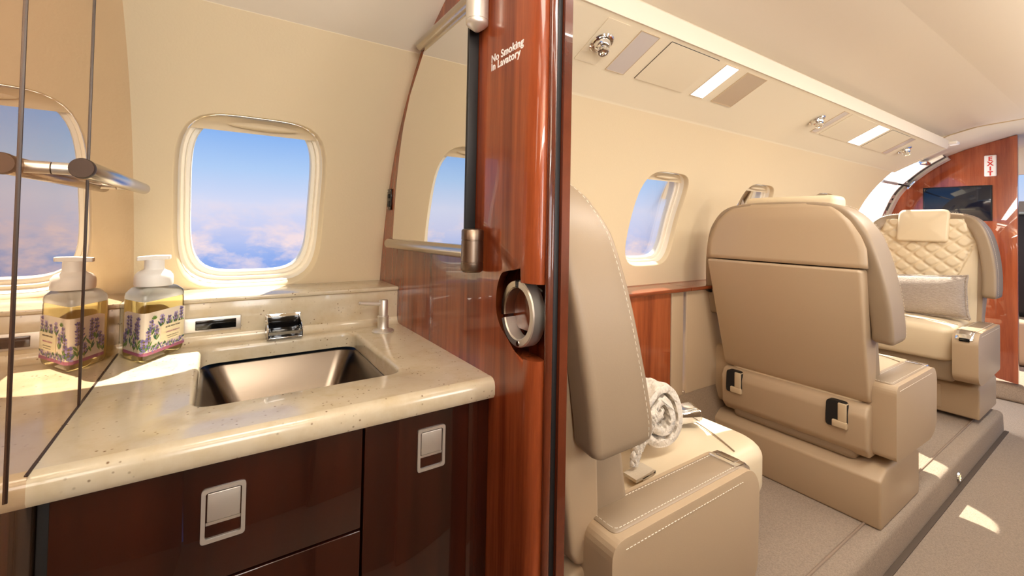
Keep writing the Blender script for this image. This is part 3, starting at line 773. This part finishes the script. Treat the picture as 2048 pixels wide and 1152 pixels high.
lens(2.803, 2.862, LAMPOFF, 'narrow unlit lamp lens beside the far air vent')
eyeball(2.955, .645, 'chrome swivel air vent farthest forward near the door', False)

# ------------------------------------------------------------------ seats
def stitches(bm, pts, ln=.0065, gap=.0035, r_=.0008):
    pts = [Vector(p) for p in pts]; acc = 0
    for a_, b_ in zip(pts, pts[1:]):
        d = b_-a_; L = d.length
        if L < 1e-6: continue
        d.normalize(); q = -acc
        while q < L:
            s_, e_ = max(0, q), min(L, q+ln)
            if e_-s_ > .001: tube(bm, [a_+d*s_, a_+d*e_], r_, 5)
            q += ln+gap
        acc = (L-(q-ln-gap)) % (ln+gap)
def cushion(x0, x1, y0, y1, z0, z1, r_=.05, puff=.012, nx=26, ny=20):
    """upholstered pad: rounded plan, domed top"""
    bm = bmesh.new(); rings = []
    plan = fillet([(x0, y0), (x1, y0), (x1, y1), (x0, y1)], [r_*.5, r_, r_, r_*.5], 8)
    cx, cy = (x0+x1)/2, (y0+y1)/2
    def rg(ins, z): return [Vector((cx+(x-cx)*(1-2*ins/(x1-x0)), cy+(y-cy)*(1-2*ins/(y1-y0)), z)) for x, y in plan]
    h = z1-z0; e = min(.035, h*.45)
    rings = [rg(.012, z0), rg(.003, z0+.008), rg(0, z0+.02)]
    for k in range(7):
        th_ = k/6*math.pi/2; rings.append(rg(e*(1-math.cos(th_)), z1-e+e*math.sin(th_)))
    for k in range(1, 7):
        f_ = k/7; rings.append(rg(e+(min(x1-x0, y1-y0)/2-e)*f_, z1+puff*math.sin(f_*math.pi/2)))
    return loft(bm, rings, True, True)
def bolster(seat, shell=1.0):
    """the hood that wraps round the top and both sides of the backrest"""
    path = []   # (y, z, n) from inboard bottom over the top to outboard bottom
    right = [(-.304, .578), (-.305, .62), (-.301, .70), (-.288, .80), (-.266, .89), (-.240, .945), (-.205, .985), (-.155, 1.005), (-.08, 1.012), (0, 1.014)]
    pts = arc(right, 5); pts = pts+[(-y, z) for y, z in pts[::-1][1:]]
    def xr(z): return -.060*shell+(.015+.060*shell)*max(0, min(1, (.92-z)/.37))**1.1
    def xf(z): return float(np.interp(z, [.55, .60, .70, .90, .96, 1.0, 1.02], [.152, .149, .128, .094, .072, .045, .035]))
    bm = bmesh.new(); rings = []
    for i, (y, z) in enumerate(pts):
        a_, b_ = Vector(pts[max(0, i-1)]), Vector(pts[min(len(pts)-1, i+1)]); t_ = (b_-a_).normalized(); n = Vector((t_.y, -t_.x))  # inward
        th_ = .058
        x0, x1 = xr(z), xf(z)
        sec = fillet([(x0, 0), (x1, .004), (x1-.010, th_), (x0+.008, th_)], [.016, .014, .014, .012], 5)
        rings.append([Vector((x, y+n.x*d, z+n.y*d)) for x, d in sec])
    # soften the two lower ends
    def shrink(rg, k, dz):
        c = sum(rg, Vector())/len(rg); return [c+(p-c)*k+Vector((0, 0, dz)) for p in rg]
    rings = [shrink(rings[0], .80, -.014), shrink(rings[0], .95, -.008)]+rings+[shrink(rings[-1], .95, -.008), shrink(rings[-1], .80, -.014)]
    loft(bm, rings, True, True)
    h = obj('side_bolster', bm, LEATHD, seat, local=True, angle=60)
    # stitched seam along the front rim
    bm = bmesh.new(); line = []
    for i, (y, z) in enumerate(pts): line.append((xf(z)-.021, y*1.0015, z+.0006))
    stitches(bm, line, .006, .004, .0005); obj('stitching', bm, STITCH, h, local=True)
    return pts, xr
def armrest(seat, s_, chrome=True, front=.485, slot=False):
    sgn = s_
    y0, y1 = .213*sgn, .300*sgn
    pr = fillet([(.055, .200), (.055, .432), (front-.03, .432), (front, .395), (front-.005, .215), (front-.07, .186)], [.02, .028, .045, .045, .03, .03], 6)
    bm = bmesh.new(); prism(bm, [(x, min(y0, y1), z) for x, z in pr], (0, abs(y1-y0), 0), r=.010, seg=4)
    a_ = obj('armrest', bm, LEATH, seat, local=True, angle=50)
    bm = bmesh.new(); yi, yo = sorted((.222*sgn, .286*sgn))
    pl = fillet([(.075, yi), (front-.055, yi), (front-.055, yo), (.075, yo)], [.014, .002, .002, .014], 5)
    loft(bm, [[Vector((cx_, cy_, z)) for cx_, cy_ in pl] for z in (.428, .4326)]+[[Vector((.26+(cx_-.26)*.985, .254*sgn+(cy_-.254*sgn)*.93, .4345)) for cx_, cy_ in pl]], True, True)
    p_ = obj('armrest_pad', bm, LEATHD, a_, local=True)
    bm = bmesh.new(); sl = [(.26+(cx_-.26)*.965, .254*sgn+(cy_-.254*sgn)*.82, .4348) for cx_, cy_ in pl]; stitches(bm, sl+[sl[0]], .0055, .003, .0006)
    for yy, zz in ((.2975, .4296), (.3003, .4150)):
        stitches(bm, [(x, yy*sgn, zz) for x in np.linspace(.085, front-.065, 16)]+([(front-.045, yy*sgn, zz-.004), (front-.022, yy*sgn, zz-.015)] if zz > .42 else []), .0055, .003, .0006)
    obj('stitching', bm, STITCH, a_, local=True)
    if chrome:
        bm = bmesh.new(); cpr = [(front-.062, .4345), (front-.030, .4335), (front-.012, .420), (front-.002, .398), (front-.006, .393), (front-.018, .412), (front-.034, .426), (front-.062, .4275)]
        prism(bm, [(x, yi+.001, z+.0032) for x, z in cpr], (0, yo-yi-.004, 0), r=.001, seg=2); c_ = obj('release_lever', bm, CHROME, a_, local=True)
        bm = bmesh.new(); prism(bm, [(front-.050, yi+.012, .4390), (front-.030, yi+.012, .4377), (front-.013, yi+.012, .4255), (front-.020, yi+.012, .420), (front-.034, yi+.012, .430), (front-.050, yi+.012, .431)], (0, yo-yi-.024, 0), r=.001, seg=2); obj('lever_grip', bm, STEEL, c_, local=True)
    if slot:
        obj('ashtray_slot', B(front-.0115, front+.0015, yi+.014, yo-.014, .392, .408, r=.003), BLACKG, c_, local=True)
    return a_
def seat(x, yc, label, facing=1, shell=1.0, cushion_front=.70, arm_front=.485, dz=0, quilt=False):
    t = thing('armchair', label, 'armchair', (x, yc, LEDGE+dz), 'leather cabin armchairs', 0 if facing > 0 else math.pi)
    L = dict(local=True)
    obj('pedestal', prism(bmesh.new(), [(px, -.278, pz) for px, pz in [(0, .0), (0, .148), (.05, .172), (.33, .172), (.375, .148), (.375, .0)]], (0, .556, 0), r=.008), LEATH, t, **L)
    if quilt:
        obj('drawer_front', B(.374, .3785, -.255, .145, .018, .135, r=.006), LEATH, t, **L)
    obj('seat_frame', B(.03, min(.60, cushion_front-.035), -.205, .205, .168, .285, r=.02), LEATHD, t, **L)
    c = obj('seat_cushion', cushion(.045, cushion_front, -.222 if cushion_front > .6 else -.208, .222 if cushion_front > .6 else .208, .272, .392 if cushion_front > .6 else .44, .07, .012), CREAM, t, angle=60, **L)
    # cushion seams
    bm = bmesh.new(); zt = (.392 if cushion_front > .6 else .44)
    tube(bm, [(cushion_front-.135+.05*math.cos(q*1.5), q*.20, zt+.012-.012*abs(q)**2.5) for q in np.linspace(-1, 1, 25)], .0016, 6); obj('seam', bm, LEATHD, c, **L)
    pts, xr = bolster(t, shell)
    # rear shell: upper rounded panel and lower panel
    bm = bmesh.new()
    def upper(u, v):
        y = (u-.5)*2; z = .800+v*.205
        w_ = float(np.interp(z, [.80, .86, .90, .945, .985, 1.005], [.262, .258, .244, .218, .180, .135]))
        return Vector((shell*(-.066-.010*(1-y*y)*(1-v*.6))+.020*max(0, v-.75)**1.2*3, y*w_, z))
    grid(bm, 24, 14, upper); V = list(bm.verts)
    o = obj('upper_back', bm, LEATH, t, **L)
    md = o.modifiers.new('thickness', 'SOLIDIFY'); md.thickness = .02; md.offset = -1
    bm = bmesh.new()
    prism(bm, [(.045, -.238, .362), (.030, -.240, .385), (-.085*shell, -.252, .795), (.06, -.252, .797), (.095, -.238, .362)], (0, .504, 0), r=.010, seg=4)
    for v_ in bm.verts: v_.co.y = -.252+(v_.co.y+.252) if v_.co.z > .6 else (v_.co.y if abs(v_.co.y) < .238 else math.copysign(.238, v_.co.y))
    obj('rear_panel', bm, LEATH, t, angle=50, **L)
    bm = bmesh.new(); sl = [(-.062, y, .9885-.5*abs(y)**3) for y in np.linspace(-.165, .165, 40)]; 
    bm.free()
    obj('back_core', prism(bmesh.new(), [(.07, -.230, .28), (.005, -.230, .60), (-.025, -.230, .86), (.035, -.230, .86)]+([(.075, -.230, .60), (.11, -.230, .28)] if quilt else [(.145, -.230, .62), (.200, -.230, .28)]), (0, .46, 0), r=.02), LEATHD if not quilt else CREAM, t, angle=50, **L)
    if quilt:
        bm = bmesh.new()
        def ql(u, v):
            y = (u-.5)*.44; z = .40+v*.575
            wd = .225 if z < .86 else .225-(z-.86)*.45
            y = (u-.5)*2*wd
            b0 = .118-.085*v+.012*math.cos(y/.225*1.4)
            k = 2*math.pi/.085
            q = abs(math.sin((y+z*1.15)*k/2))*abs(math.sin((y-z*1.15)*k/2))
            arcy = .10+.09*min(1, max(0, (z-.62)/.25))     # plain side panels below an arched seam
            inside = 1 if abs(y) < arcy+.03 and z > .5 else 0
            h = .010*min(1, q*2.2) if inside else .006
            e = min(1, (1-abs(u-.5)*2)*9)
            if abs(abs(y)-(arcy+.03)) < .004 and z < .88: h = 0
            return Vector((b0+h*e, y, z))
        grid(bm, 110, 130, ql); o = obj('quilted_insert', bm, CREAM, t, angle=70, **L)
        md = o.modifiers.new('thickness', 'SOLIDIFY'); md.thickness = .03; md.offset = -1
        bm = cushion(.845, 1.030, -.112, .112, .075, .108, .035, .010)
        for v in bm.verts: v.co = Vector((v.co.z-.30*(v.co.x-.845)-.012, v.co.y, v.co.x))
        obj('headrest', bm, CREAM, t, angle=60, **L)
    else:
        bm = B(-.010, .085, -.160, .140, .86, 1.034, r=.018, seg=4); obj('headrest', bm, CREAM, t, angle=60, **L)
    # rear skirt with the two recline brackets
    bm = bmesh.new(); prism(bm, [(.020, -.240, .352), (.036, -.240, .359), (.11, -.240, .359), (.11, -.240, .190), (.040, -.240, .190), (.014, -.240, .220), (.006, -.240, .325)], (0, .480, 0), r=.008, seg=3); sk = obj('rear_skirt', bm, LEATH, t, angle=50, **L)
    for yb in (-.160, .185) if shell == 1 else ():
        sl = obj('slot', prism(bmesh.new(), fillet3([(yb-.030, .355), (yb-.030, .275), (yb+.032, .268), (yb+.032, .300), (yb+.030, .355)], .0045, .014), (.03, 0, 0)), DARK, sk, local=True)
        obj('bracket', B(-.003, .026, yb-.030, yb+.012, .272, .294, r=.003), PLAST, sl, local=True)
        obj('strap', B(-.001, .022, yb-.028, yb-.004, .292, .352, r=.003), PLAST, sl, local=True)
    armrest(t, -1, front=arm_front, slot=quilt); armrest(t, 1, front=arm_front, slot=quilt)
    return t
def fillet3(p, x, r_):
    return [(x, y, z) for y, z in fillet(p, r_, 4)]
YS = .765
seat(.45, YS, 'nearest taupe leather armchair just past the partition, knit blanket on its cushion', 1, .52)
seat(1.70, YS, 'taupe leather armchair turned away, its whole rear shell in view')
seat(3.42, YS+.012, 'farthest armchair, shown from the front, with cream diamond-quilted back and a lumbar pillow', -1, 1.0, .48, .53, .02, True)

# ------------------------------------------------------------------ blanket, belt, pillow
bm = bmesh.new(); rings = []
def roll_sec(k):
    pts = []; n = 150; turns = 2.35
    for i in range(n+1):
        f_ = i/n; th_ = f_*turns*2*math.pi+.8; r_ = .012+.062*f_
        pts.append((th_, r_))
    return pts
yb0, yb1, cxb, czb = .628, .95, .838, .653
NY = 60; sec0 = roll_sec(0); th = .017
for j in range(NY+1):
    y = yb0+(yb1-yb0)*j/NY; ring = []
    wob = .004*math.sin(j*.35)
    def pt(th_, r_, d, amp):
        rr_ = r_+d+amp*math.sin(th_*11)*math.sin(j*.9)*.0035
        return Vector((cxb+wob+rr_*math.cos(th_)*1.02, y+.006*math.sin(th_*2), czb+rr_*math.sin(th_)*.98))
    for th_, r_ in sec0: ring.append(pt(th_, r_, th/2, 1))
    for th_, r_ in sec0[::-1]: ring.append(pt(th_, r_, -th/2, -1))
    rings.append(ring)
loft(bm, rings, True, True)
t = thing('blanket', 'cream waffle-knit blanket rolled up against the seat back', 'blanket', (.838, .78, .576))
obj('rolled_body', bm, KNIT, t, angle=80)
bm = bmesh.new()
grid(bm, 20, 40, lambda u, v: Vector((.735+.055*u+.010*math.sin(v*5)-.004*v, .606+.05*u*v+.004*math.sin(v*40)*math.sin(u*30)-.010*math.sin(u*3.1), .690-.100*v+.003*math.sin(v*40)*math.cos(u*30))))
o = obj('loose_end', bm, KNIT, t, angle=80); md = o.modifiers.new('thickness', 'SOLIDIFY'); md.thickness = .012
t = thing('seat_belt', 'polished seat belt buckle lying on the cushion beside the rolled blanket', 'seat belt', (1.02, .70, .58))
Mz = Matrix.Translation((1.03, .700, .596)) @ Matrix.Rotation(R(-28), 4, 'Z') @ Matrix.Rotation(R(-8), 4, 'Y')
bm = B(-.030, .030, -.028, .028, -.012, .018, r=.005); bm.transform(Mz); obj('buckle', bm, CHROME, t)
bm = B(-.024, .021, -.021, .021, .016, .0215, r=.003); bm.transform(Mz); obj('buckle_flap', bm, STEEL, t)
bm = B(-.14, -.030, -.024, .024, -.006, -.001, r=.001); bm.transform(Mz); obj('webbing', bm, SEATBELT, t)
bm = bmesh.new(); loft(bm, [[Vector((x, y, z+dz_)) for y, dz_ in ((.585, 0), (.618, 0), (.618, .006), (.585, .006))] for x, z in ((.700, .576), (.73, .578), (.752, .581), (.759, .578), (.752, .575), (.72, .574))], True, True)
tag(obj('seat_belt_strap', bm, SEATBELT), 'short beige belt end on the cushion below the loose blanket corner', 'seat belt')
# lumbar pillow
bm = bmesh.new(); n = 48
def pil(sgn):
    def f_(u, v):
        a_, b_ = u*2-1, v*2-1; e = (max(0, 1-abs(a_)**3.0)*max(0, 1-abs(b_)**3.0))**.55
        pinch = 1-.07*(1-abs(a_)**4)*(abs(b_)**6)
        pin2 = 1-.05*(1-abs(b_)**4)*(abs(a_)**6)
        return Vector((sgn*.052*e, a_*.200*pin2, b_*.110*pinch))
    return f_
grid(bm, n, n, pil(1)); grid(bm, n, n, pil(-1)); bmesh.ops.remove_doubles(bm, verts=bm.verts, dist=1e-4)
PM = Matrix.Translation((3.205, .765, .744)) @ Matrix.Rotation(R(14), 4, 'Y') @ Matrix.Rotation(R(-4), 4, 'X')
bm.transform(PM)
t = thing('lumbar_pillow', 'long beige chenille pillow leaning against the quilted seat back', 'pillow', (3.2, .785, .64))
obj('cover', bm, CHEN, t, angle=80)
bm = bmesh.new(); f0 = pil(1); per = []
for e_ in range(4):
    for k in range(24):
        f_ = k/24; u_, v_ = [(f_, 0), (1, f_), (1-f_, 1), (0, 1-f_)][e_]
        p = f0(u_, v_); p.x = 0; per.append(PM @ Vector((0, p.y*1.012, p.z*1.02)))
tube(bm, per+[per[0]], .0062, 8)
obj('piping', bm, CHEN, t)

# ------------------------------------------------------------------ forward bulkhead, door opening
XB = 4.0
bk = arc([(1.165, FLOOR), (1.175, .70), (1.165, .95), (1.127, 1.21), (1.043, 1.368), (.911, 1.532), (.718, 1.627), (.494, 1.690)], 6)
bm = bmesh.new(); prism(bm, [(XB, y, z) for y, z in [(.494, .188)]+[(y, max(z, .188)) for y, z in bk if z >= .18]], (.04, 0, 0), r=.003, seg=2); struct('wall_front', bm, WOODR)
t = thing('monitor', 'flat dark screen set in the mahogany forward bulkhead', 'monitor', (XB, .76, 1.17))
obj('housing', B(XB-.006, XB+.002, .598, .921, 1.168, 1.392, r=.003), BLACK, t)
obj('screen', B(XB-.0072, XB-.0055, .604, .915, 1.174, 1.386, r=.0005), SCREEN, t)
t = thing('exit_sign', 'white sign with red stacked letters on the forward bulkhead', 'sign', (XB, .605, 1.445))
obj('plate', B(XB-.010, XB+.001, .579, .632, 1.446, 1.578, r=.006), WHITEP, t)
for k, ch in enumerate('EXIT'):
    obj('letter', text_bm(ch, .036, (XB-.0103, .6055, 1.543-k*.0305), (0, -1, 0), (0, 0, 1), align='CENTER', bold=.0012, depth=.0006), RED, t, smooth=False)
# ceiling edge and lowered ceiling between the cabin and the bulkhead
def fwdc(x0, x1, pts_): return strip(x0, x1, pts_)
A_ = [(.80, 1.555), (.72, 1.597), (.66, 1.624), (.55, 1.652), (.37, 1.666), (.1, 1.65), (-.1, 1.58)]
B_ = [(.93, 1.525), (.80, 1.597), (.718, 1.631), (.494, 1.695), (.37, 1.712), (.1, 1.69), (-.1, 1.6)]
bm = bmesh.new(); loft(bm, [[Vector((3.335, y, z)) for y, z in A_], [Vector((4.045, y, z)) for y, z in B_], [Vector((4.9, y, z)) for y, z in B_]], False, False); struct('ceiling_vestibule', bm, VINYL2)
bm = bmesh.new(); tube(bm, [(3.335, y, z+.001) for y, z in A_[1:6]], .003, 8); struct('trim_17', bm, PLAST)
# door surround: the forward jamb follows the fuselage
jb = arc([(1.15, .85), (1.118, 1.14), (1.085, 1.26), (1.03, 1.375), (.93, 1.478), (.86, 1.535), (.79, 1.58)], 6)
def jamb(x0, x1, d0, d1):
    bm = bmesh.new(); rg = []
    for i, (y, z) in enumerate(jb):
        a_, b_ = Vector(jb[max(0, i-1)]), Vector(jb[min(len(jb)-1, i+1)]); t_ = (b_-a_).normalized(); n = Vector((t_.y, -t_.x))
        if n.x < 0: n = -n
        rg.append([Vector((x, y+n.x*d, z+n.y*d)) for x, d in ((x0, d0), (x1, d0), (x1, d1), (x0, d1))])
    return loft(bm, rg, True, True)
struct('trim_18', jamb(3.93, 3.995, -.012, .045), mat('jamb_pale', (226, 218, 204), .4))
struct('trim_19', jamb(3.86, 3.93, .0, .045), mat('jamb_dark', (70, 68, 62), .5))
struct('trim_20', jamb(3.845, 3.86, -.006, .05), TRIMW)
for k, (i, lab_) in enumerate(((9, 'lowest'), (15, 'middle'), (21, 'upper'))):
    y, z = jb[i]; a_, b_ = Vector(jb[i-1]), Vector(jb[i+1]); t_ = (b_-a_).normalized(); n = Vector((-abs(t_.y), -abs(t_.x)))*1
    P0 = Vector((3.895, y, z)); T3 = Vector((0, t_.x, t_.y)); N3 = Vector((0, -t_.y, t_.x)); 
    if N3.y > 0: N3 = -N3
    tt = thing('latch_plate', '%s steel latch plate on the dark door jamb beside the bulkhead' % lab_, 'latch plate', P0)
    bm = bmesh.new(); q = fillet([(-.026, -.030), (.026, -.030), (.026, .030), (-.026, .030)], .02, 5)
    loft(bm, [[P0+Vector((a2, 0, 0))+T3*b2+N3*d for a2, b2 in q] for d in (.0005, .005)], True, True); obj('plate', bm, CHROME if i != 15 else NICKEL, tt)
    bm = bmesh.new(); lathe(bm, [(0, 0), (.008, 0), (.008, .003), (0, .0035)], P0+N3*.005, N3, 16); obj('bolt', bm, DARK if i == 15 else NICKEL, tt)
t = thing('door_strut', 'grey gas strut crossing the open doorway near the ceiling', 'door strut', (3.65, 1.0, 1.38))
bm = bmesh.new(); tube(bm, [(3.33, .955, 1.395), (3.62, .962, 1.398)], .010, 14); obj('cylinder', bm, NICKEL, t)
bm = bmesh.new(); tube(bm, [(3.60, .962, 1.398), (3.93, .972, 1.402)], .006, 12); obj('rod', bm, DARK, t)
bm = bmesh.new(); prism(bm, [(3.90, .975, 1.38), (3.90, .935, 1.43), (3.96, .935, 1.44), (3.97, .975, 1.385)], (0, .012, .012), r=.003); obj('hinge_bracket', bm, CHROME, t)
tag(obj('hinge_fitting', B(3.70, 3.80, .835, .875, 1.520, 1.545, r=.008), CHROME), 'small white metal hinge at the top of the open doorway', 'hinge')
tag(obj('exit_lamp', B(3.315, 3.375, .625, .665, 1.572, 1.590, r=.006), WHITEP), 'small white lamp at the forward end of the overhead valance', 'lamp')
# pale hangar wall outside, seen through the open doorway
struct('wall_hangar', B(14, 14.3, 2.6, 5.6, -2, 9, r=0), DOORW)
# courtesy light on the ledge riser
t = thing('courtesy_light', 'round chrome courtesy light low on the carpeted ledge riser', 'light', (2.50, .467, .105))
bm = bmesh.new(); lathe(bm, [(0, 0), (.020, 0), (.019, .005), (.014, .006), (.0135, .002), (0, .002)], (2.50, .469, .105), (0, -1, 0), 24); obj('rim', bm, CHROME, t)
bm = bmesh.new(); lathe(bm, [(0, .0018), (.0135, .0018), (.008, .005), (0, .0055)], (2.50, .469, .105), (0, -1, 0), 20); obj('lens', bm, mat('amber_lens', (250, 236, 180), .2, emit=((255, 236, 170), .8)), t)

# ------------------------------------------------------------------ flight deck glimpse beyond the bulkhead
struct('wall_cockpit', B(5.25, 5.30, -.45, 1.15, .07, 1.35, r=0), LEATHD)
t = thing('cockpit_pedestal', 'dark cockpit seat and controls glimpsed past the bulkhead edge', 'cockpit seat', (4.8, .35, .185))
obj('seat_back', B(4.75, 4.85, .20, .75, .50, 1.25, r=.04), BLACK, t); obj('seat_base', B(4.55, 5.05, .20, .75, .19, .50, r=.04), LEATH, t)
struct('wall_cockpit_header', B(4.58, 4.62, .2, .9, 1.50, 1.70, r=.01), VINYL2)
